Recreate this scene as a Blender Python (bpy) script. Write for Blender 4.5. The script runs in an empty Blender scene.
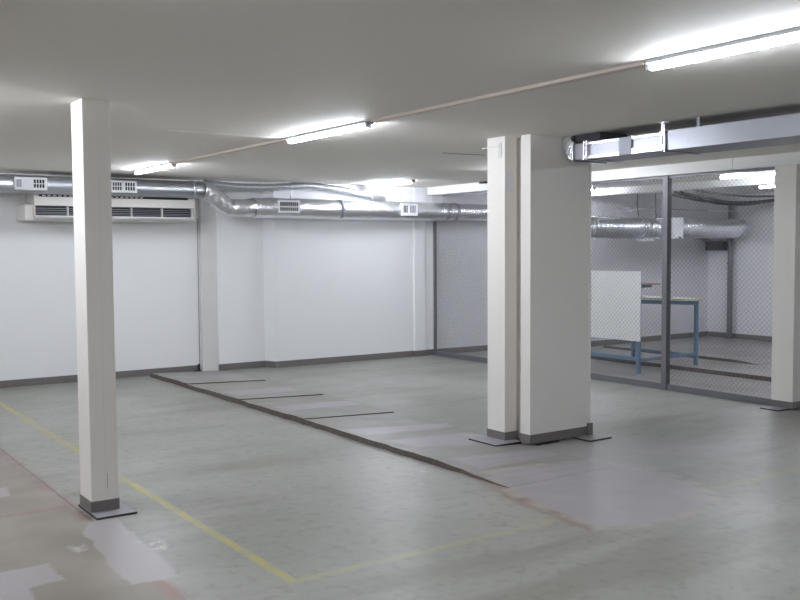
import bpy, bmesh, math, random
from mathutils import Vector, Matrix
random.seed(4)
S = bpy.context.scene
COL = S.collection
PI = math.pi

# ------------------------------------------------------------------ materials
def lin(c):
    f = lambda v: (v/12.92) if v <= .04045 else ((v+.055)/1.055)**2.4
    return tuple(f(v/255) for v in c) + (1,)

def mat(name, rgb, rough=.6, metal=0., bump=0., bscale=60., var=0., vscale=3., spec=.5, emit=0.):
    m = bpy.data.materials.new(name); m.use_nodes = True
    nt = m.node_tree; b = nt.nodes['Principled BSDF']
    b.inputs['Roughness'].default_value = rough
    b.inputs['Metallic'].default_value = metal
    b.inputs['Specular IOR Level'].default_value = spec
    geo = nt.nodes.new('ShaderNodeNewGeometry')
    c = lin(rgb)
    b.inputs['Base Color'].default_value = c
    if var:
        n = nt.nodes.new('ShaderNodeTexNoise'); n.inputs['Scale'].default_value = vscale; n.inputs['Detail'].default_value = 5
        nt.links.new(geo.outputs['Position'], n.inputs['Vector'])
        r = nt.nodes.new('ShaderNodeMix'); r.data_type = 'RGBA'
        r.inputs[6].default_value = tuple(max(0, v*(1-var)) for v in c[:3]) + (1,)
        r.inputs[7].default_value = tuple(min(1, v*(1+var)) for v in c[:3]) + (1,)
        nt.links.new(n.outputs['Fac'], r.inputs[0]); nt.links.new(r.outputs[2], b.inputs['Base Color'])
    if bump:
        n = nt.nodes.new('ShaderNodeTexNoise'); n.inputs['Scale'].default_value = bscale; n.inputs['Detail'].default_value = 4
        nt.links.new(geo.outputs['Position'], n.inputs['Vector'])
        bp = nt.nodes.new('ShaderNodeBump'); bp.inputs['Strength'].default_value = bump; bp.inputs['Distance'].default_value = .01
        nt.links.new(n.outputs['Fac'], bp.inputs['Height']); nt.links.new(bp.outputs['Normal'], b.inputs['Normal'])
    if emit:
        b.inputs['Emission Color'].default_value = c
        b.inputs['Emission Strength'].default_value = emit
    return m

M = dict(
    wall=mat('wall_paint', (242, 243, 245), .55, bump=.06, bscale=25, var=.015),
    pilaster=mat('pilaster_paint', (222, 221, 219), .6, bump=.06, bscale=25, var=.03),
    ceiling=mat('ceiling_paint', (240, 237, 231), .7, bump=.05, bscale=15, var=.02, vscale=.8),
    column=mat('column_paint', (236, 233, 228), .5, bump=.08, bscale=30, var=.02),
    beam=mat('beam_paint', (232, 232, 230), .55, bump=.04, var=.02),
    skirting=mat('skirting_paint', (116, 112, 111), .5, var=.08, vscale=8),
    steel=mat('fence_steel', (112, 112, 118), .45, metal=.2, var=.06),
    wire=mat('wire_steel', (118, 120, 126), .4, metal=.5),
    plate=mat('plate_steel', (150, 150, 154), .45, metal=.1, var=.1, vscale=10),
    plate_dark=mat('dark_steel', (52, 50, 52), .5, metal=.3),
    galv=mat('galvanised', (192, 195, 200), .38, metal=.85, bump=.05, bscale=12, var=.08, vscale=5),
    foil=mat('foil', (232, 234, 238), .27, metal=1., bump=.85, bscale=30, var=.05, vscale=12),
    sheet=mat('sheet_metal', (160, 162, 169), .36, metal=.95, bump=.25, bscale=9, var=.05),
    bright=mat('flange_metal', (235, 236, 240), .22, metal=1., bump=.1, bscale=60),
    tape=mat('grey_tape', (150, 153, 160), .45, metal=.5),
    darkgap=mat('dark_gap_fill', (62, 60, 68), .8),
    black=mat('black_plastic', (34, 34, 38), .6),
    vent=mat('vent_plastic', (226, 228, 232), .4),
    ac=mat('ac_plastic', (214, 211, 206), .45, var=.02),
    trunk=mat('trunking_plastic', (228, 216, 206), .5),
    blue=mat('blue_enamel', (96, 128, 152), .4, var=.06, vscale=8),
    board=mat('white_board', (232, 233, 232), .45),
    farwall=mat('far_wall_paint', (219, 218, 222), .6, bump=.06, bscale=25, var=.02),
    top=mat('worktop_laminate', (226, 226, 214), .35),
    wood=mat('shelf_wood', (150, 128, 116), .6, var=.15, vscale=20),
    edge=mat('worktop_edge', (150, 152, 118), .6),
    tube=mat('led_diffuser', (242, 246, 255), .4, emit=115.),
    lipd=mat('ramp_edge', (88, 80, 75), .85, bump=1., bscale=40, var=.45, vscale=18),
)

# floor material: painted concrete with repair patches, worn yellow lines, dirty seams
def floor_material():
    m = bpy.data.materials.new('painted_concrete'); m.use_nodes = True
    nt = m.node_tree; N = nt.nodes; L = nt.links; b = N['Principled BSDF']
    def math_(op, a, b_=None, clamp=False):
        n = N.new('ShaderNodeMath'); n.operation = op; n.use_clamp = clamp
        for i, v in enumerate((a, b_)):
            if v is None: continue
            if isinstance(v, (int, float)): n.inputs[i].default_value = v
            else: L.new(v, n.inputs[i])
        return n.outputs[0]
    def noise(scale, detail=4, vec=None, w=0, rough=.5):
        n = N.new('ShaderNodeTexNoise'); n.inputs['Scale'].default_value = scale; n.inputs['Detail'].default_value = detail
        n.inputs['Roughness'].default_value = rough
        mp = N.new('ShaderNodeVectorMath'); mp.operation = 'ADD'; mp.inputs[1].default_value = (w, w*1.7, w*.3)
        L.new(vec if vec else pos, mp.inputs[0]); L.new(mp.outputs[0], n.inputs['Vector'])
        return n
    def mix(fac, a, c):
        n = N.new('ShaderNodeMix'); n.data_type = 'RGBA'
        if isinstance(fac, (int, float)): n.inputs[0].default_value = fac
        else: L.new(fac, n.inputs[0])
        for i, v in ((6, a), (7, c)):
            if isinstance(v, tuple): n.inputs[i].default_value = v
            else: L.new(v, n.inputs[i])
        return n.outputs[2]
    def smooth(v, lo, hi):
        n = N.new('ShaderNodeMapRange'); n.interpolation_type = 'SMOOTHSTEP'
        n.inputs['From Min'].default_value = lo; n.inputs['From Max'].default_value = hi
        L.new(v, n.inputs['Value']); return n.outputs['Result']
    geo = N.new('ShaderNodeNewGeometry'); pos = geo.outputs['Position']
    # warped position for ragged edges
    wn = noise(5, 6, rough=.65)
    sub = N.new('ShaderNodeVectorMath'); sub.operation = 'SUBTRACT'; sub.inputs[1].default_value = (.5, .5, .5)
    L.new(wn.outputs['Color'], sub.inputs[0])
    sc = N.new('ShaderNodeVectorMath'); sc.operation = 'SCALE'; sc.inputs['Scale'].default_value = .10
    L.new(sub.outputs[0], sc.inputs[0])
    ad = N.new('ShaderNodeVectorMath'); ad.operation = 'ADD'; L.new(pos, ad.inputs[0]); L.new(sc.outputs[0], ad.inputs[1])
    sep = N.new('ShaderNodeSeparateXYZ'); L.new(ad.outputs[0], sep.inputs[0])
    X, Y = sep.outputs[0], sep.outputs[1]
    sp0 = N.new('ShaderNodeSeparateXYZ'); L.new(pos, sp0.inputs[0]); X0, Y0 = sp0.outputs[0], sp0.outputs[1]
    def poly(pts, soft=.03, grow=0.):
        cx = sum(p[0] for p in pts)/len(pts); cy = sum(p[1] for p in pts)/len(pts)
        acc = None
        for i in range(len(pts)):
            (x0, y0), (x1, y1) = pts[i], pts[(i+1) % len(pts)]
            nx, ny = y1-y0, x0-x1; l = math.hypot(nx, ny); nx /= l; ny /= l
            if (cx-x0)*nx + (cy-y0)*ny > 0: nx, ny = -nx, -ny
            d = -(x0*nx + y0*ny)
            v = math_('ADD', math_('ADD', math_('MULTIPLY', X, nx), math_('MULTIPLY', Y, ny)), d)
            acc = v if acc is None else math_('MAXIMUM', acc, v)
        s = smooth(acc, grow-soft, grow+soft)
        return math_('SUBTRACT', 1., s)
    def band(v, c, w, soft=.01):     # |v-c| < w
        return math_('SUBTRACT', 1., smooth(math_('ABSOLUTE', math_('SUBTRACT', v, c)), w-soft, w+soft))
    green = lin((136, 137, 129)); green2 = lin((155, 155, 149)); olive = lin((119, 117, 107))
    base = mix(smooth(noise(.55, 3, w=3).outputs['Fac'], .35, .65), green, green2)
    # long soft trowel marks running across
    st = N.new('ShaderNodeVectorMath'); st.operation = 'MULTIPLY'; st.inputs[1].default_value = (.35, 1.6, 1); L.new(pos, st.inputs[0])
    base = mix(math_('MULTIPLY', smooth(noise(1.6, 5, vec=st.outputs[0], w=9).outputs['Fac'], .5, .7), .55), base, olive)
    base = mix(math_('MULTIPLY', smooth(noise(14, 6, w=1).outputs['Fac'], .48, .75), .42), base, lin((108, 105, 97)))
    # older beige area left of the seam at x = 1.6
    left = math_('SUBTRACT', 1., smooth(X, 1.575, 1.6))
    lb = mix(smooth(noise(1.3, 5, w=5).outputs['Fac'], .35, .65), lin((132, 126, 115)), lin((150, 143, 133)))
    base = mix(left, base, lb)
    # reddish dirt at the seam and at its crossing
    red = lin((140, 104, 96))
    dn = smooth(noise(7, 5, w=12).outputs['Fac'], .35, .6)
    near = math_('SUBTRACT', 1., smooth(Y, 8.2, 9.5)); near = math_('MULTIPLY', near, smooth(Y, 5.25, 5.5))
    base = mix(math_('MULTIPLY', math_('MULTIPLY', band(X, 1.585, .045, .05), dn), math_('MULTIPLY', near, .5)), base, red)
    base = mix(math_('MULTIPLY', math_('MULTIPLY', band(X0, 1.60, .008, .008), near), .7), base, lin((96, 72, 66)))
    base = mix(math_('MULTIPLY', math_('MULTIPLY', band(Y, 5.95, .02, .03), left), .6), base, red)
    base = mix(math_('MULTIPLY', poly([(1.54, 4.33), (1.60, 4.30), (1.60, 4.06), (1.54, 4.10)], .04), .8), base, lin((150, 112, 100)))
    # light repair patches
    lilac = lin((170, 167, 171)); lilac2 = lin((146, 143, 148))
    lp = mix(noise(3, 4, w=7).outputs['Fac'], lilac2, lilac)
    A_ = [(4.145, 6.896), (5.179, 6.767), (5.112, 6.577), (4.169, 6.563)]
    B_ = [(4.206, 6.288), (5.021, 6.305), (5.124, 6.067), (4.696, 5.833), (4.237, 5.939)]
    D_ = [(4.16, 8.30), (4.775, 8.379), (5.10, 8.34), (5.074, 8.078), (4.595, 8.03), (4.222, 7.993)]
    E_ = [(4.18, 9.50), (5.1, 9.622), (5.036, 9.287), (4.18, 9.111)]
    P2 = [(4.216, 5.486), (4.705, 5.464), (5.103, 5.441), (5.078, 5.191), (4.229, 5.128)]
    P1 = [(4.20, 5.02), (4.10, 4.765), (3.98, 4.243), (3.94, 3.703), (4.217, 3.575), (4.62, 3.60), (4.95, 3.68), (5.16, 3.997), (5.26, 4.54), (5.114, 4.911), (4.723, 5.0)]
    ol = lin((122, 118, 109))
    strip = poly([(4.1, 11.5), (5.13, 11.5), (5.13, 4.95), (4.1, 4.95)], .03)
    sm = mix(smooth(noise(3, 4, w=4).outputs['Fac'], .4, .65), lin((138, 135, 131)), ol)
    base = mix(math_('MULTIPLY', strip, .75), base, sm)
    base = mix(math_('MULTIPLY', poly([(4.15, 11.5), (5.05, 11.5), (5.05, 10.3), (4.15, 10.3)], .02), .6), base, lin((150, 148, 148)))
    brn = lin((128, 112, 100))
    base = mix(math_('MULTIPLY', poly([(4.1, 5.1), (4.12, 4.6), (4.0, 3.9), (3.84, 3.7), (3.90, 4.4)], .05), .95), base, brn)
    base = mix(math_('MULTIPLY', math_('MULTIPLY', poly(P1, .04, .06), dn), .8), base, lin((172, 164, 152)))
    for p, s in ((A_, .035), (B_, .04), (D_, .04), (E_, .04), (P2, .03), (P1, .03)):
        base = mix(math_('MULTIPLY', poly(p, s), .85), base, lp)
    base = mix(math_('MULTIPLY', poly([(5.0, 5.5), (5.9, 5.4), (6.6, 4.6), (5.5, 4.2), (5.2, 4.6)], .3), .45), base, lp)
    for p in ([(1.593, 5.52), (1.73, 5.50), (1.745, 5.09), (1.70, 4.612), (1.69, 4.336), (1.42, 4.353), (1.435, 4.563), (1.40, 5.156)],
              [(.60, 4.96), (1.189, 4.903), (1.196, 4.63), (1.016, 4.594), (.60, 4.60)],
              [(.7, 4.62), (1.03, 4.62), (.98, 4.25), (.7, 4.25)],
              [(1.1, 6.714), (1.368, 6.686), (1.327, 6.431), (1.1, 6.465)]):
        base = mix(math_('MULTIPLY', poly(p, .015), .9), base, lin((166, 162, 164)))
    # whitish plaster smears
    wh = lin((186, 184, 180))
    sm2 = smooth(noise(12, 6, w=21, rough=.7).outputs['Fac'], .5, .6)
    for p in ([(1.67, 5.18), (1.76, 5.16), (1.80, 4.80), (1.72, 4.78)], [(1.36, 5.14), (1.42, 5.16), (1.42, 5.02), (1.36, 5.0)],
              [(3.76, 5.46), (3.92, 5.46), (3.92, 5.36), (3.76, 5.36)]):
        base = mix(math_('MULTIPLY', poly(p, .04), sm2), base, wh)
    # tiny white specks
    vo = N.new('ShaderNodeTexVoronoi'); vo.inputs['Scale'].default_value = 3.1; L.new(pos, vo.inputs['Vector'])
    base = mix(math_('MULTIPLY', math_('LESS_THAN', vo.outputs['Distance'], .028), .7), base, lin((205, 205, 202)))
    # worn yellow lines
    yel = lin((172, 166, 84)); wear = smooth(noise(6, 6, w=31, rough=.6).outputs['Fac'], .30, .62)
    sepw = X
    y1 = math_('MULTIPLY', band(X0, 2.09, .026, .008), math_('MULTIPLY', smooth(Y0, 3.93, 3.96), math_('SUBTRACT', 1., smooth(Y0, 10.9, 11.1))))
    base = mix(math_('MULTIPLY', y1, math_('ADD', math_('MULTIPLY', wear, .5), .35)), base, yel)
    y2 = math_('MULTIPLY', band(Y0, 3.945, .03, .012), math_('MULTIPLY', smooth(X0, 2.05, 2.08), math_('SUBTRACT', 1., smooth(X0, 3.75, 3.95))))
    base = mix(math_('MULTIPLY', y2, math_('ADD', math_('MULTIPLY', wear, .3), .10)), base, yel)
    y3 = math_('MULTIPLY', band(Y0, 3.86, .04, .03), smooth(X0, 5.0, 5.4))
    base = mix(math_('MULTIPLY', y3, .2), base, yel)
    # yard beyond the fence: greyer, with a brown joint
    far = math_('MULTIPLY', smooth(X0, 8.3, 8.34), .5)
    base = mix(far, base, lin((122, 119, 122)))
    base = mix(math_('MULTIPLY', band(X, 9.05, .02, .02), .7), base, lin((110, 98, 88)))
    base = mix(math_('MULTIPLY', poly([(8.6, 8.7), (8.8, 8.7), (8.8, 6.4), (8.6, 6.4)], .08), .5), base, lin((196, 180, 158)))
    L.new(base, b.inputs['Base Color'])
    rr = math_('ADD', math_('MULTIPLY', noise(2.2, 4, w=40).outputs['Fac'], .22), .27)
    L.new(rr, b.inputs['Roughness'])
    b.inputs['Specular IOR Level'].default_value = .45
    bp = N.new('ShaderNodeBump'); bp.inputs['Strength'].default_value = .12; bp.inputs['Distance'].default_value = .01
    L.new(noise(9, 5, w=50).outputs['Fac'], bp.inputs['Height']); L.new(bp.outputs['Normal'], b.inputs['Normal'])
    return m
M['floor'] = floor_material()

# ------------------------------------------------------------------ mesh helpers
def bm_box(bm, a, b, bevel=0.):
    c = [(x, y, z) for x in (a[0], b[0]) for y in (a[1], b[1]) for z in (a[2], b[2])]
    v = [bm.verts.new(p) for p in c]
    fs = [bm.faces.new([v[i] for i in f]) for f in ((0, 1, 3, 2), (4, 6, 7, 5), (0, 4, 5, 1), (2, 3, 7, 6), (0, 2, 6, 4), (1, 5, 7, 3))]
    if bevel:
        es = list({e for f in fs for e in f.edges})
        bmesh.ops.bevel(bm, geom=es, offset=bevel, segments=2, profile=.6, affect='EDGES')
    return fs

def bm_prism(bm, prof, x0, x1):      # prof: list of (y, z), swept along x
    a = [bm.verts.new((x0, y, z)) for y, z in prof]; b = [bm.verts.new((x1, y, z)) for y, z in prof]
    n = len(prof)
    for i in range(n):
        bm.faces.new((a[i], a[(i+1) % n], b[(i+1) % n], b[i]))
    bm.faces.new(a[::-1]); bm.faces.new(b)

def bm_poly(bm, pts, z0, z1):        # pts (x, y) extruded in z
    a = [bm.verts.new((x, y, z0)) for x, y in pts]; b = [bm.verts.new((x, y, z1)) for x, y in pts]
    n = len(pts)
    for i in range(n): bm.faces.new((a[i], a[(i+1) % n], b[(i+1) % n], b[i]))
    bm.faces.new(a[::-1]); bm.faces.new(b)

def bm_tube(bm, path, rad, seg=20, cap=True):
    path = [Vector(p) for p in path]
    R = rad if isinstance(rad, (list, tuple)) else [rad]*len(path)
    rings = []; up = None
    for i, p in enumerate(path):
        t = (path[min(i+1, len(path)-1)] - path[max(i-1, 0)]).normalized()
        if up is None:
            up = Vector((0, 0, 1)) if abs(t.z) < .9 else Vector((0, 1, 0))
        u = (up - t*up.dot(t)).normalized(); up = u; w = t.cross(u)
        rings.append([bm.verts.new(p + (u*math.cos(2*PI*k/seg) + w*math.sin(2*PI*k/seg))*R[i]) for k in range(seg)])
    for a, b in zip(rings, rings[1:]):
        for k in range(seg):
            bm.faces.new((a[k], a[(k+1) % seg], b[(k+1) % seg], b[k]))
    if cap:
        bm.faces.new(rings[0][::-1]); bm.faces.new(rings[-1])

def obj(name, fill, material, parent=None, origin=(0, 0, 0), smooth=False, mats=None):
    bm = bmesh.new(); fill(bm)
    bmesh.ops.recalc_face_normals(bm, faces=bm.faces)
    if smooth:
        for f in bm.faces: f.smooth = True
    o0 = Vector(origin)
    for v in bm.verts: v.co -= o0
    me = bpy.data.meshes.new(name); bm.to_mesh(me); bm.free()
    me.materials.append(material)
    for x in (mats or []): me.materials.append(x)
    o = bpy.data.objects.new(name, me); COL.objects.link(o)
    o.location = o0 - (Vector(parent['base']) if parent and 'base' in parent else Vector())
    if parent: o.parent = parent
    return o

def boxes(name, lst, material, parent=None, bevel=0., origin=None):
    def f(bm):
        for a, b in lst: bm_box(bm, a, b, bevel)
    return obj(name, f, material, parent, origin if origin else (lst[0][0] if not parent else (0, 0, 0)))

BASES = {}
def thing(name, label, cat, loc=(0, 0, 0), group=None):
    o = bpy.data.objects.new(name, None); COL.objects.link(o); o.location = loc
    o.empty_display_size = .2
    o['label'] = label; o['category'] = cat
    if group: o['group'] = group
    return o
def part(name, fill, material, parent, smooth=False, mats=None):
    """a part modelled in world coordinates, parented to its thing (or to a part)"""
    root = parent
    off = Vector()
    while root:
        off += Vector(root.location); root = root.parent
    bm = bmesh.new(); fill(bm)
    bmesh.ops.recalc_face_normals(bm, faces=bm.faces)
    if smooth:
        for f in bm.faces: f.smooth = True
    cs = [v.co.copy() for v in bm.verts]
    c = sum(cs, Vector())/len(cs)
    for v in bm.verts: v.co -= c
    me = bpy.data.meshes.new(name); bm.to_mesh(me); bm.free()
    me.materials.append(material)
    for x in (mats or []): me.materials.append(x)
    o = bpy.data.objects.new(name, me); COL.objects.link(o)
    o.parent = parent; o.location = c - off
    return o
def bpart(name, lst, material, parent, bevel=0.):
    def f(bm):
        for a, b in lst: bm_box(bm, a, b, bevel)
    return part(name, f, material, parent)
def tag(o, label, cat, group=None):
    o['label'] = label; o['category'] = cat
    if group: o['group'] = group
    return o
def struct(name, fill, material, mats=None):
    o = obj(name, fill, material, None, (0, 0, 0), mats=mats); o['kind'] = 'structure'; return o
def copy_tree(o, parent=None):
    c = o.copy(); COL.objects.link(c); c.parent = parent
    for ch in list(o.children): copy_tree(ch, c)
    return c

# ------------------------------------------------------------------ room shell
CZ = 2.5
X0, X1, Y0 = -3.4, 14.05, -3.2
struct('floor', lambda bm: bm_box(bm, (X0-.2, Y0-.2, -.12), (X1+.2, 11.9, 0)), M['floor'])
struct('ceiling', lambda bm: bm_box(bm, (X0-.2, Y0-.2, CZ), (X1+.2, 11.9, CZ+.15)), M['ceiling'])
def back_wall(bm):
    bm_poly(bm, [(X0-.2, 11.60), (5.03, 11.60), (5.03, 11.50), (5.70, 11.50), (5.77, 11.32), (8.38, 11.27), (8.38, 11.8), (X0-.2, 11.8)], 0, CZ)
struct('wall_back', back_wall, M['wall'])
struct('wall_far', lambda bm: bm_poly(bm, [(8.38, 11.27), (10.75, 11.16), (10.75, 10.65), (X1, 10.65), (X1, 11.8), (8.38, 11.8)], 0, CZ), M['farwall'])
struct('wall_left', lambda bm: bm_box(bm, (X0-.2, Y0, 0), (X0, 11.6, CZ)), M['wall'])
struct('wall_front', lambda bm: bm_box(bm, (X0-.2, Y0-.2, 0), (X1+.2, Y0, CZ)), M['wall'])
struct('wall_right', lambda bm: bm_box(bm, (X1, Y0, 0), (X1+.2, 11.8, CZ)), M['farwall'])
# pilasters and joint strips of the back wall
struct('trim_1', lambda bm: bm_box(bm, (4.82, 11.52, 0), (5.03, 11.60, CZ)), M['pilaster'])
def round_pil(bm):
    for f in bm_box(bm, (8.03, 11.245, 0), (8.24, 11.30, CZ), .018): pass
struct('trim_2', round_pil, M['wall'])
struct('trim_3', lambda bm: bm_box(bm, (4.798, 11.592, .02), (4.805, 11.605, 2.0)), M['tape'])
# skirting
def skirt(name, pts, h=.085, t=.012):
    def f(bm):
        for (xa, ya), (xb, yb) in zip(pts, pts[1:]):
            d = Vector((xb-xa, yb-ya)); n = Vector((d.y, -d.x)).normalized()*t; e = d.normalized()*t*.5
            bm_poly(bm, [(xa-e.x, ya-e.y), (xb+e.x, yb+e.y), (xb+n.x+e.x, yb+n.y+e.y), (xa+n.x-e.x, ya+n.y-e.y)], 0, h)
    return struct(name, f, M['skirting'])
skirt('baseboard_back', [(X0, 11.60), (4.78, 11.60)])
skirt('baseboard_middle', [(5.03, 11.50), (5.70, 11.50), (5.77, 11.32), (8.03, 11.276), (8.03, 11.24), (8.24, 11.24), (8.24, 11.275), (8.34, 11.27), (10.75, 11.16)])
skirt('baseboard_far', [(10.75, 10.65), (X1, 10.65), (X1, Y0)])
# beams under the ceiling
struct('trim_4', lambda bm: [bm_box(bm, (8.29, Y0, 2.385), (8.50, 6.0, CZ)), bm_box(bm, (8.29, 6.006, 2.385), (8.50, 11.27, CZ))], M['beam'])
struct('trim_5', lambda bm: bm_box(bm, (10.80, Y0, 2.40), (11.02, 10.65, CZ)), M['beam'])
# faint ceiling sheet joints
struct('trim_6', lambda bm: [bm_box(bm, (-1.5, 6.93, CZ-.0008), (1.60, 6.942, CZ)), bm_box(bm, (2.6, 6.84, CZ-.0008), (3.58, 6.848, CZ))], M['ceiling'])

# ------------------------------------------------------------------ concrete ramps
def ramp(name, label, segs, xl, xr, right_lip=.010):
    t = thing(name, label, 'ramp', ((xl+xr)/2, segs[0][0], 0))
    for (yf, yn, hf, hn) in segs:     # far edge, near edge, left height at far / near edge
        nseg = max(2, int((yf-yn)/.12))
        def f(bm):
            top = []; 
            for i in range(nseg+1):
                k = i/nseg; y = yf + (yn-yf)*k; h = hf + (hn-hf)*k if hn > 0 else hf*min(1, max(.02, (y-yn)/.8))
                jx = random.uniform(-.010, .010) if name == 'concrete_ramp' else random.uniform(-.006, .006)
                r = right_lip*k if hn > .01 else 0.
                top.append([bm.verts.new((xl+jx, y, 0)), bm.verts.new((xl+.012+jx, y, max(h, .0006))), bm.verts.new((xr, y, r+.0006)), bm.verts.new((xr+.002, y, 0))])
            for a, b in zip(top, top[1:]):
                for j in range(3):
                    fc = bm.faces.new((a[j], b[j], b[j+1], a[j+1]))
                    if j == 0: fc.material_index = 1
            e = bm.faces.new(top[-1]); e.material_index = 1
            bm.faces.new(top[0][::-1])
        part('slab', f, M['floor'], t, mats=[M['lipd']])
    return t
ramp('concrete_ramp', 'long low concrete ramp strip with rough dark left edge, running to the back wall',
     [(11.485, 10.28, .044, .052), (10.28, 8.88, .041, .050), (8.88, 7.50, .041, .050), (7.50, 4.68, .042, 0)], 4.09, 5.10)
ramp('floor_ramp', 'low grey floor ramp with thick dark edge under the blue workbench behind the wire fence',
     [(10.4, 8.5, .05, .05), (8.5, 5.2, .05, .055)], 9.86, 10.62, .002)
ramp('floor_ramp', 'thin raised floor ledge nearest the far wall behind the wire fence',
     [(10.4, 8.0, .036, .036), (8.0, 7.6, .036, .003)], 11.12, 11.75, .002)

# ------------------------------------------------------------------ columns
def column(name, label, x0, x1, y0, y1, top, plates, sk=.065, ph=.012, back=False):
    t = thing(name, label, 'column', ((x0+x1)/2, (y0+y1)/2, 0), None)
    def f(bm):
        bm_box(bm, (x0, y0, ph), (x1, y1, top), .004)
        if back: bm_box(bm, (x0+.08, y1-.01, ph), (x1-.004, y1+.26, top))
    part('shaft', f, M['column'], t)
    bpart('skirting', [((x0-.004, y0-.004, ph), (x1+.004, y1+.004, sk+ph))], M['skirting'], t)
    for a, b in plates:
        bpart('base_plate', [((a[0], a[1], 0), (b[0], b[1], ph))], M['plate'], t)
        bpart('plate_edge', [((a[0]-.004, a[1]-.004, 0), (b[0]+.004, a[1], ph-.002)), ((a[0]-.004, a[1], 0), (a[0], b[1], ph-.002)), ((b[0], a[1], 0), (b[0]+.004, b[1], ph-.002))], M['plate_dark'], t)
    return t
c1 = column('square_column', 'slim white square column nearest the camera, standing alone at the left', 1.64, 1.805, 5.675, 5.91, CZ, [((1.632, 5.54), (1.868, 5.92))])
bpart('seam', [((1.7265, 5.6735, .14), (1.7285, 5.676, 2.42))], M['pilaster'], c1)
bpart('crack', [((1.738, 5.6735, .15), (1.7405, 5.676, .24))], M['tape'], c1)
c2 = column('square_column', 'slim white square column standing right against the wide column', 5.03, 5.158, 5.78, 6.0, CZ, [((4.845, 5.68), (5.112, 6.02))], ph=.022)
bpart('tape_patch', [((5.045, 5.776, 2.05), (5.118, 5.7805, 2.22))], M['vent'], c2)
bpart('bracket', [((5.024, 5.82, 2.33), (5.030, 5.86, 2.45)), ((5.024, 5.82, 2.42), (5.030, 6.06, 2.428))], M['pilaster'], c2)
c3 = column('wide_column', 'wide white rectangular column in the middle with duct end above it', 5.12, 5.782, 5.575, 5.69, CZ, [((5.62, 5.40), (5.87, 5.72))], sk=.075, back=True)
bpart('corner_strip', [((5.782, 5.565, 0.012), (5.797, 5.60, 2.3))], M['column'], c3)
bpart('skirting_end', [((5.765, 5.55, .012), (5.812, 5.606, .115))], M['skirting'], c3)
bpart('floor_flange', [((5.17, 5.545, 0), (5.42, 5.575, .006))], M['plate_dark'], c3)
c4 = column('square_column', 'white square column at the right end of the wire fence, right picture edge', 8.30, 8.52, 5.29, 5.525, 2.385, [((8.13, 5.33), (8.60, 5.53))])

# ------------------------------------------------------------------ chain link fence
FX = 8.375
fence = thing('chain_link_fence', 'grey chain-link fence with steel posts closing off the far room below the beam', 'fence', (FX, 8.4, 0))
posts = [(11.20, .018, 1.995), (9.12, .035, 2.385), (6.90, .035, 2.385)]
for y, w, h in posts:
    bpart('post', [((FX-w, y-w, 0), (FX+w, y+w, h))], M['steel'], fence, .003)
bpart('bottom_rail', [((FX-.02, 5.53, 0), (FX+.02, 6.865, .068))], M['steel'], fence)
bpart('bottom_rail', [((FX-.02, 6.935, 0), (FX+.02, 9.08, .068))], M['steel'], fence)
bpart('bottom_rail', [((FX-.02, 9.16, 0), (FX+.02, 11.16, .068))], M['steel'], fence)
bpart('top_rail', [((FX-.014, 5.53, 2.355), (FX+.014, 6.865, 2.385))], M['steel'], fence)
bpart('top_rail', [((FX-.014, 6.935, 2.355), (FX+.014, 9.08, 2.385))], M['steel'], fence)
bpart('top_rail', [((FX-.014, 9.16, 2.355), (FX+.014, 11.0, 2.385))], M['steel'], fence)
def mesh_panel(ya, yb, za, zb, pitch=.054, r=.00125):
    def f(bm):
        H = zb-za; W = yb-ya
        n = int((W+H)/pitch)+1
        for s in (1, -1):
            for i in range(n):
                c = i*pitch           # line: y' + z' = c  (s=1)  or  (W-y') + z' = c
                if c <= 0: continue
                p0 = (min(c, W), max(0, c-W)); p1 = (max(0, c-H), min(c, H))
                if abs(p0[0]-p1[0]) < .01: continue
                P = []
                for (yy, zz) in (p0, p1):
                    yy = yy if s == 1 else W-yy
                    P.append(Vector((FX + s*r, ya+yy, za+zz)))
                t = (P[1]-P[0]).normalized(); u = Vector((1, 0, 0)); w = t.cross(u)
                ring = []
                for p in P:
                    ring.append([bm.verts.new(p + (u*math.cos(a)+w*math.sin(a))*r) for a in (PI/4, 3*PI/4, 5*PI/4, 7*PI/4)])
                for k in range(4): bm.faces.new((ring[0][k], ring[0][(k+1) % 4], ring[1][(k+1) % 4], ring[1][k]))
    return part('wire_mesh', f, M['wire'], fence)
mesh_panel(5.53, 6.87, .068, 2.355)
mesh_panel(6.93, 9.085, .068, 2.355)
mesh_panel(9.155, 11.182, .068, 1.995)
mesh_panel(9.155, 10.93, 1.995, 2.355)

# ------------------------------------------------------------------ lights
def batten(x, ya, yb, label, group=None):
    t = thing('tube_light', label, 'light', (x, (ya+yb)/2, CZ), group)
    bpart('base', [((x-.040, ya-.01, CZ-.018), (x+.040, yb+.01, CZ+.002))], M['vent'], t)
    def f(bm):
        pr = [(-.020, -.018), (-.023, -.030), (-.016, -.043), (0, -.048), (.016, -.043), (.023, -.030), (.020, -.018)]
        a = [bm.verts.new((x+dx, ya, CZ+dz)) for dx, dz in pr]; b = [bm.verts.new((x+dx, yb, CZ+dz)) for dx, dz in pr]
        for i in range(7): bm.faces.new((a[i], a[(i+1) % 7], b[(i+1) % 7], b[i]))
        bm.faces.new(a); bm.faces.new(b[::-1])
    part('diffuser', f, M['tube'], t)
    for y in (ya-.022, yb+.002):
        bpart('end_cap', [((x-.022, y, CZ-.046), (x+.022, y+.02, CZ-.002))], M['vent'], t, .002)
    bpart('connector', [((x-.012, ya-.075, CZ-.03), (x+.012, ya-.022, CZ-.008))], M['tape'], t, .002)
    return t
batten(3.62, 9.36, 10.45, 'small glowing tube light farthest along the ceiling trunking, above the air conditioner')
batten(3.62, 5.64, 6.78, 'middle glowing tube light on the ceiling trunking')
batten(3.62, 1.93, 3.08, 'large bright glowing tube light at the upper right, nearest the camera')
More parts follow.
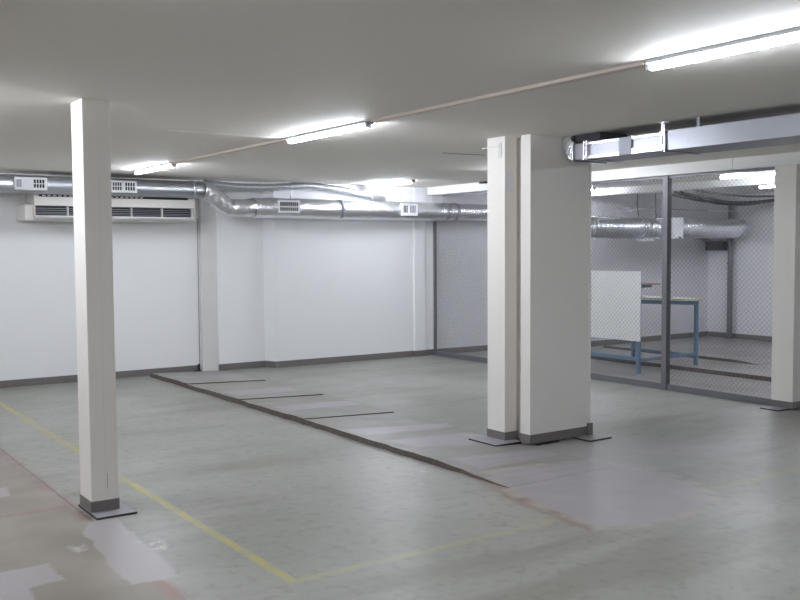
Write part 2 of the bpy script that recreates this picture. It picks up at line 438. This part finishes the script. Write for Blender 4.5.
batten(7.15, 10.06, 11.1, 'glowing tube light on the ceiling just left of the fence beam, near the foil duct')
batten(7.15, 7.2, 8.35, 'tube light hidden behind the wide column and rectangular duct')
batten(10.12, 6.30, 7.48, 'glowing tube light seen beyond the fence beam, beside the right column')
batten(10.40, 9.95, 10.58, 'short glowing tube light glimpsed through the fence beside the wide column')
batten(12.25, 7.2, 8.38, 'farthest glowing tube light glimpsed beyond the fence beside the right column')
out = [(0.72, 9.3), (0.72, 5.5), (0.72, 1.9), (-2.3, 5.5), (7.15, 1.9)]  # the leftmost light is added to brighten the left column's side face
for (x, y) in out:
    batten(x, y, y+1.15, 'unseen glowing tube light on the ceiling outside the picture', 'tube lights outside the picture')
# trunking between the lights
for (ya, yb, lab) in ((6.81, 9.26, 'flat beige cable trunking on the ceiling between the far and middle tube lights'),
                 (3.11, 5.54, 'long beige cable trunking on the ceiling between the middle and nearest tube lights')):
    o = obj('cable_trunking', lambda bm: bm_box(bm, (3.59, ya, CZ-.018), (3.65, yb, CZ+.002), .003), M['trunk'], None, (3.62, (ya+yb)/2, CZ))
    tag(o, lab, 'trunking')

# ------------------------------------------------------------------ round duct along the back wall
duct = thing('ventilation_duct', 'long round silver ventilation duct under the ceiling along the back wall', 'duct', (6.5, 11.16, 2.2))
DY = 11.10
def gal(bm):
    bm_tube(bm, [(X0+.1, DY, 2.35), (4.66, DY, 2.345)], .104, 32)
part('galvanised_pipe', gal, M['galv'], duct, True)
for x in (1.2, 4.52):
    part('collar', lambda bm: bm_tube(bm, [(x, DY, 2.347), (x+.04, DY, 2.347)], .109, 32), M['galv'], duct, True)
def elb(bm):
    pts = []; rad = []
    for i in range(25):
        k = i/24; s = k*k*(3-2*k)
        pts.append((4.68+.36*k, DY-.02*s, 2.345-.215*s)); rad.append(.108 + .012*math.sin(PI*k) + .004*math.sin(k*PI*9))
    bm_tube(bm, pts, rad, 32)
part('elbow', elb, M['foil'], duct, True)
def ribbed(bm, xa, xb, y, z, r, pitch=.036, amp=.0035):
    pts = []; rad = []; n = int((xb-xa)/pitch*4)
    for i in range(n+1):
        x = xa+(xb-xa)*i/n
        pts.append((x, y+.004*math.sin(x*5.1), z+.004*math.sin(x*3.3+1)))
        rad.append(r+amp*math.sin(i*PI/2)+.002*math.sin(x*17))
    bm_tube(bm, pts, rad, 36)
part('foil_reducer', lambda bm: bm_tube(bm, [(5.02, DY-.02, 2.130), (5.22, DY-.02, 2.132), (5.36, DY-.02, 2.135)], [.106, .110, .130], 32), M['foil'], duct, True)
part('foil_pipe', lambda bm: ribbed(bm, 5.35, 8.46, DY-.02, 2.135, .130), M['foil'], duct, True)
part('foil_pipe', lambda bm: ribbed(bm, 8.46, 11.0, DY-.02, 2.140, .124, .05, .005), M['foil'], duct, True)
for x, w in ((6.62, .06), (8.44, .05), (8.62, .05), (10.9, .05)):
    part('tape_band', lambda bm: bm_tube(bm, [(x, DY-.02, 2.137), (x+w, DY-.02, 2.137)], .1345, 32), M['tape'], duct, True)
part('joint_ring', lambda bm: bm_tube(bm, [(7.10, DY-.02, 2.137), (7.115, DY-.02, 2.137)], .138, 32), M['bright'], duct, True)
for x in (5.9, 7.2, 8.45):
    part('hanger_rod', lambda bm: bm_tube(bm, [(x, DY-.02, 2.27), (x, DY-.02, CZ)], .006, 8), M['tape'], duct)
def grille(xa, xb, za, zb, y, layout):
    g = bpart('air_grille', [((xa, y, za), (xb, y+.035, zb))], M['vent'], duct, .006)
    for (u0, u1, v0, v1, n, dark) in layout:     # n slats
        A = xa+(xb-xa)*u0; B = xa+(xb-xa)*u1; C = za+(zb-za)*v0; D = za+(zb-za)*v1
        w = (B-A)/(n*1.45)
        L = [((A+i*(B-A)/n, y-.0015, C), (A+i*(B-A)/n+w, y+.002, D)) for i in range(n)]
        bpart('slots', L, M['black'] if dark else M['tape'], g)
GY = DY-.118
grille(2.42, 2.77, 2.275, 2.42, GY, [(.06, .22, .2, .8, 3, 0), (.58, .93, .2, .48, 4, 1), (.58, .93, .54, .82, 4, 1)])
grille(3.49, 3.80, 2.275, 2.42, GY, [(.06, .42, .2, .48, 4, 1), (.06, .42, .54, .82, 4, 1), (.54, .93, .2, .48, 4, 1), (.54, .93, .54, .82, 4, 1)])
GY2 = DY-.16
grille(5.65, 5.97, 2.075, 2.24, GY2, [(.08, .92, .15, .42, 9, 1), (.08, .92, .52, .84, 9, 1)])
grille(7.60, 7.88, 2.065, 2.235, GY2, [(.10, .38, .25, .85, 3, 1), (.50, .88, .25, .85, 4, 0)])
# slim flexible pipe lying behind it
def flex(bm):
    pts = []; rad = []
    for i in range(120):
        k = i/119; x = 4.75+2.75*k
        pts.append((x, 11.24, 2.44-.03*math.sin(k*7)-.12*max(0, k-.55)/.45)); rad.append(.045+.0025*math.sin(i*1.57))
    bm_tube(bm, pts, rad, 16)
o = obj('flexible_pipe', flex, M['galv'], None, (6, 11.4, 2.4), True)
tag(o, 'slim flexible silver pipe sagging behind the foil duct close to the ceiling', 'pipe')

# ------------------------------------------------------------------ air conditioner
ac = thing('air_conditioner', 'long off-white wall air conditioner with dark front grille below the round duct', 'air conditioner', (3.6, 11.4, 2.1))
def acb(bm):
    bm_prism(bm, [(11.59, 2.262), (11.28, 2.262), (11.17, 2.250), (11.15, 2.115), (11.22, 2.11), (11.22, 2.005), (11.15, 2.0), (11.16, 1.975), (11.34, 1.945), (11.59, 1.945)], 2.665, 4.58)
part('body', acb, M['ac'], ac)
bpart('side_cap', [((2.56, 11.17, 1.945), (2.665, 11.59, 2.125))], M['ac'], ac, .012)
bpart('side_cap', [((4.58, 11.17, 1.955), (4.605, 11.59, 2.225))], M['ac'], ac, .008)
bpart('grille_back', [((2.68, 11.205, 2.006), (4.57, 11.2195, 2.109))], M['black'], ac)
bpart('grille_slat', [((2.675, 11.155, z), (4.575, 11.20, z+.006)) for z in (2.018, 2.036, 2.060, 2.082)], M['tape'], ac)
for x in (2.66, 3.03, 3.40, 3.78, 4.16, 4.55):
    bpart('grille_divider', [((x, 11.148, 2.004), (x+.012, 11.204, 2.112))], M['ac'], ac)
bpart('top_louver', [((2.72, 11.150, 2.218), (4.50, 11.175, 2.242))], M['black'], ac)
for i in range(20):
    bpart('louver_tooth', [((2.75+i*.06, 11.145, 2.223), (2.785+i*.06, 11.150, 2.237))], M['ac'], ac)
bpart('mouth_strip', [((2.67, 11.143, 1.990), (4.575, 11.152, 2.002))], M['vent'], ac)

# ------------------------------------------------------------------ rectangular duct near the ceiling
rd = thing('rectangular_duct', 'shiny rectangular sheet-metal duct below the ceiling coming out above the wide column', 'duct', (5.65, 3.5, 2.36))
RX0, RX1, Z0, Z1 = 5.45, 5.84, 2.298, 2.425
bpart('duct_body', [((RX0+.012, 4.44, Z0), (RX1, 5.30, Z1))], M['sheet'], rd, .003)
bpart('duct_section', [((RX0-.004, -1.0, Z0-.006), (RX1+.01, 4.485, Z1+.01))], M['sheet'], rd, .004)
# protruding light rails on the side, leaving recessed panes
rails = [((RX0, 4.95, Z1-.020), (RX0+.02, 5.27, Z1+.004)), ((RX0, 4.95, Z0-.002), (RX0+.02, 5.27, Z0+.024)),
         ((RX0, 4.55, Z1-.020), (RX0+.02, 4.83, Z1+.004)), ((RX0, 4.55, Z0-.002), (RX0+.02, 4.83, Z0+.040))]
bpart('rail', rails, M['bright'], rd, .003)
bpart('tape_patch', [((RX0-.003, 4.83, Z0-.002), (RX0+.02, 4.95, Z1+.004))], M['tape'], rd, .002)
for y in (5.27, 4.50):
    bpart('flange', [((RX0-.018, y, Z0-.012), (RX1+.015, y+.014, Z1+.015)), ((RX0-.018, y+.026, Z0-.012), (RX1+.015, y+.038, Z1+.015))], M['bright'], rd, .002)
bpart('end_box', [((RX0, 5.315, Z0), (RX1-.03, 5.42, Z1))], M['sheet'], rd, .004)
bpart('end_flange', [((RX0-.006, 5.42, Z0-.010), (RX1-.02, 5.432, Z1+.006))], M['tape'], rd)
bpart('clamp', [((RX0-.024, 4.497, Z0+.0), (RX0-.006, 4.545, Z0+.035))], M['bright'], rd, .003)
bpart('clamp', [((RX0-.024, 4.497, Z1-.03), (RX0-.006, 4.545, Z1+.01))], M['bright'], rd, .003)
def bend(bm):     # square elbow turning up into the ceiling
    rings = []
    for i in range(11):
        a = (PI/2)*i/10; ca, sa = math.cos(a), math.sin(a)
        cy, cz = 5.432, CZ
        def P(x, r): return bm.verts.new((x, cy+r*.66*sa, cz-r*ca))
        w = .004*(i % 2)
        ri, ro = .06, .198
        rings.append([P(RX0+.01-w, ri), P(RX1-.04+w, ri), P(RX1-.04+w, ro+w), P(RX0+.01-w, ro+w)])
    for a, b in zip(rings, rings[1:]):
        for k in range(4): bm.faces.new((a[k], a[(k+1) % 4], b[(k+1) % 4], b[k]))
    bm.faces.new(rings[0]); bm.faces.new(rings[-1])
bend_o = part('elbow', bend, M['foil'], rd)
bpart('dark_gap_block', [((RX0+.04, 5.18, Z1+.016), (RX1-.03, 5.45, CZ-.002))], M['darkgap'], rd, .006)  # dark block standing in for the dark gap above the duct
bpart('hanger_strap', [((RX0-.012, 4.515, Z1+.005), (RX0+.002, 4.54, CZ)), ((RX0-.02, 4.505, CZ-.006), (RX0+.03, 4.55, CZ))], M['bright'], rd)
bpart('hanger_strap', [((RX0-.012, 4.21, Z1+.008), (RX0-.004, 4.23, CZ))], M['tape'], rd)
bpart('rivet', [((RX0-.008, 4.30, 2.345), (RX0-.004, 4.308, 2.353))], M['tape'], rd)

# ------------------------------------------------------------------ far room: duct, pipe, louvre, cables
FY = 9.55
fd = thing('ventilation_duct', 'thick silver round duct with white joint box on the far room wall behind the fence', 'duct', (12, FY, 1.88))
part('pipe', lambda bm: ribbed(bm, 9.9, 10.98, FY, 1.885, .155, .09, .002), M['galv'], fd, True)
part('cone', lambda bm: bm_tube(bm, [(10.93, FY, 1.885), (11.05, FY, 1.885), (11.12, FY, 1.885)], [.163, .158, .14], 32), M['galv'], fd, True)
part('pipe', lambda bm: ribbed(bm, 11.05, 11.30, FY, 1.885, .145, .07, .002), M['foil'], fd, True)
part('joint_ring', lambda bm: bm_tube(bm, [(10.92, FY, 1.885), (10.94, FY, 1.885)], .168, 32), M['bright'], fd, True)
bpart('dark_joint', [((11.26, FY-.10, 1.75), (11.52, FY+.12, 2.02))], M['tape'], fd, .02)
bpart('joint_box', [((11.52, FY-.16, 1.725), (11.78, FY+.16, 2.045))], M['vent'], fd, .006)
bpart('knob', [((11.68, FY-.172, 1.735), (11.705, FY-.158, 1.755))], M['black'], fd)
part('foil_pipe', lambda bm: ribbed(bm, 11.78, 13.30, FY, 1.89, .152, .045, .004), M['foil'], fd, True)
def felb(bm):
    pts = []
    for i in range(13):
        a = (PI/2)*i/12
        pts.append((13.28+.40*math.sin(a), FY+.40*(1-math.cos(a)), 1.89))
    pts.append((13.68, 10.64, 1.89))
    bm_tube(bm, pts, [.155+.004*(i % 2) for i in range(len(pts))], 32)
part('elbow', felb, M['galv'], fd, True)
for x in (10.95, 11.35):
    part('hanger', lambda bm: bm_tube(bm, [(x, FY, 2.03), (x-.03, FY, 2.2), (x-.02, FY, CZ)], .008, 8), M['plate_dark'], fd)
bpart('bracket', [((10.86, FY-.17, 1.69), (11.10, FY-.05, 1.725))], M['vent'], fd)
o = obj('vertical_pipe', lambda bm: [bm_tube(bm, [(13.93, 10.10, 0), (13.93, 10.10, 2.3)], .045, 20), bm_tube(bm, [(13.93, 10.10, 1.3), (13.93, 10.10, 1.33)], .052, 20)], M['steel'], None, (13.93, 10.10, 0))
tag(o, 'grey vertical pipe standing against the right wall of the far room', 'pipe')
lv = thing('wall_vent', 'small black louvred vent high on the far room wall below the silver duct', 'vent', (14.0, 10.3, 1.6))
bpart('frame', [((13.90, 10.20, 1.53), (14.05, 10.60, 1.69))], M['plate_dark'], lv, .004)
bpart('slats', [((13.892, 10.215, 1.545+i*.028), (13.90, 10.585, 1.555+i*.028)) for i in range(5)], M['black'], lv)
def cables(dy, dz, r, x0, x1, sag):
    def f(bm):
        bm_tube(bm, [(x0+(x1-x0)*i/24, 8.9+dy+.03*math.sin(i*.8+dy*9), 2.499 if i in (0, 24) else 2.40+dz-sag*math.sin(PI*i/24)) for i in range(25)], r, 8)
    return f
cb = thing('cable_bundle', 'bundle of dark sagging cables, partly standing in for the shaded far room ceiling', 'cables', (12.4, 9.0, 2.4))  # the dark cables also stand in for shade on the ceiling here
for dy, dz, r, a, b, sag in ((0, 0, .018, 11.03, 14.0, .13), (.12, .02, .016, 11.03, 14.0, .18), (.25, -.02, .02, 11.03, 14.0, .10), (-.15, .03, .014, 11.03, 14.0, .07)):
    part('cable', cables(dy, dz, r, a, b, sag), M['plate_dark'], cb, True)
o = obj('support_rail', lambda bm: bm_box(bm, (10.5, 9.45, 2.16), (13.2, 9.48, 2.175)), M['tape'], None, (11.8, 9.45, 2.16))
tag(o, 'thin metal rail hanging above the thick duct in the far room', 'rail')

# ------------------------------------------------------------------ workbench behind the fence
wb = thing('workbench', 'blue steel workbench with white side panel, pale top and small upper shelf behind the fence', 'workbench', (9.7, 8.45, 0))
LX, RXX, YN, YF = 9.19, 10.32, 8.0, 9.08
def leg(x, y, z0, z1): return bpart('leg', [((x-.022, y-.022, z0), (x+.022, y+.022, z1))], M['blue'], wb, .002)
leg(LX, YN, 0, 1.27); leg(LX, YF, 0, 1.27); leg(RXX, YN, .006, .875); leg(RXX, YF, .006, .875)
bpart('stretcher', [((LX-.016, YN+.022, .155), (LX+.016, YF-.022, .205))], M['blue'], wb)
bpart('stretcher', [((RXX-.016, YN+.022, .125), (RXX+.016, YF-.022, .165))], M['blue'], wb)
bpart('stretcher', [((LX+.022, YN-.016, .150), (RXX-.022, YN+.016, .190))], M['blue'], wb)
def slope(y0, y1, zl, zr, th, xa=LX+.022, xb=RXX+.05):
    def f(bm):
        v = [bm.verts.new((x, y, z)) for x, zz in ((xa, zl), (xb, zr)) for y in (y0, y1) for z in (zz-th, zz)]
        for q in ((0, 1, 3, 2), (4, 6, 7, 5), (0, 4, 5, 1), (2, 3, 7, 6), (0, 2, 6, 4), (1, 5, 7, 3)): bm.faces.new([v[i] for i in q])
    return f
part('frame_rail', slope(YN-.018, YN+.018, .935, .875, .05, xb=RXX-.022), M['blue'], wb)
part('frame_rail', slope(YF-.018, YF+.018, .935, .875, .05, xb=RXX-.022), M['blue'], wb)
part('tabletop', slope(YN-.05, YF+.03, .975, .915, .030, xb=RXX+.03), M['top'], wb)
part('top_edging', slope(YN-.056, YN-.05, .957, .897, .014, xb=RXX+.03), M['edge'], wb)
bpart('side_panel', [((LX-.040, YN-.055, .41), (LX-.024, YF+.35, 1.292))], M['board'], wb)
bpart('shelf_bracket', [((LX+.022, YN-.01, 1.085), (9.42, YN+.012, 1.118))], M['blue'], wb)
bpart('shelf_bracket', [((LX+.022, YF-.012, 1.085), (9.42, YF+.01, 1.118))], M['blue'], wb)
bpart('upper_shelf', [((LX+.022, YN-.03, 1.118), (9.56, YF+.03, 1.136))], M['wood'], wb)

# ------------------------------------------------------------------ small things
o = obj('door_bolt', lambda bm: [bm_box(bm, (4.72, 11.545, 0), (4.80, 11.588, .02)), bm_box(bm, (4.765, 11.55, .02), (4.785, 11.58, .10))], M['plate_dark'], None, (4.76, 11.57, 0))
tag(o, 'small black floor bolt at the foot of the back wall pilaster', 'bolt')
o = obj('ceiling_clip', lambda bm: bm_box(bm, (8.20, 9.84, 2.475), (8.26, 9.96, CZ), .004), M['black'], None, (8.2, 9.9, 2.48))
tag(o, 'tiny black clip on the ceiling edge left of the slim middle column', 'clip')
o = obj('ceiling_cable', lambda bm: bm_tube(bm, [(5.40, 7.09, CZ-.002), (5.65, 7.07, CZ-.003), (5.92, 7.04, CZ-.002)], .004, 6), M['tape'], None, (5.6, 7.07, CZ))
tag(o, 'short thin grey cable on the ceiling just left of the slim middle column', 'cable')

# ------------------------------------------------------------------ camera, world, look
f, pit, yaw, roll = 937.0, 5.49984348e-02, 6.04506800e-01, -6.13306298e-03
F = Vector((math.sin(yaw)*math.cos(pit), math.cos(yaw)*math.cos(pit), -math.sin(pit)))
r = Vector((math.cos(yaw), -math.sin(yaw), 0)); u = r.cross(F)
r2 = r*math.cos(roll)+u*math.sin(roll); u2 = -r*math.sin(roll)+u*math.cos(roll)
cam = bpy.data.cameras.new('camera'); co = bpy.data.objects.new('camera', cam); COL.objects.link(co)
cam.sensor_width = 36; cam.lens = f/800*36; cam.clip_start = .05; cam.clip_end = 100
Mx = Matrix((r2, u2, -F)).transposed().to_4x4(); Mx.translation = Vector((0, 0, 1.6))
co.matrix_world = Mx
S.camera = co
w = bpy.data.worlds.new('world'); S.world = w; w.use_nodes = True
w.node_tree.nodes['Background'].inputs[0].default_value = (.8, .85, 1, 1)
w.node_tree.nodes['Background'].inputs[1].default_value = .02
S.view_settings.view_transform = 'Standard'; S.view_settings.look = 'None'
S.view_settings.gamma = 1; S.view_settings.use_curve_mapping = False
S.view_settings.exposure = 0.18
S.cycles.use_denoising = True
S.cycles.max_bounces = 12; S.cycles.diffuse_bounces = 9
S.cycles.sample_clamp_indirect = 12
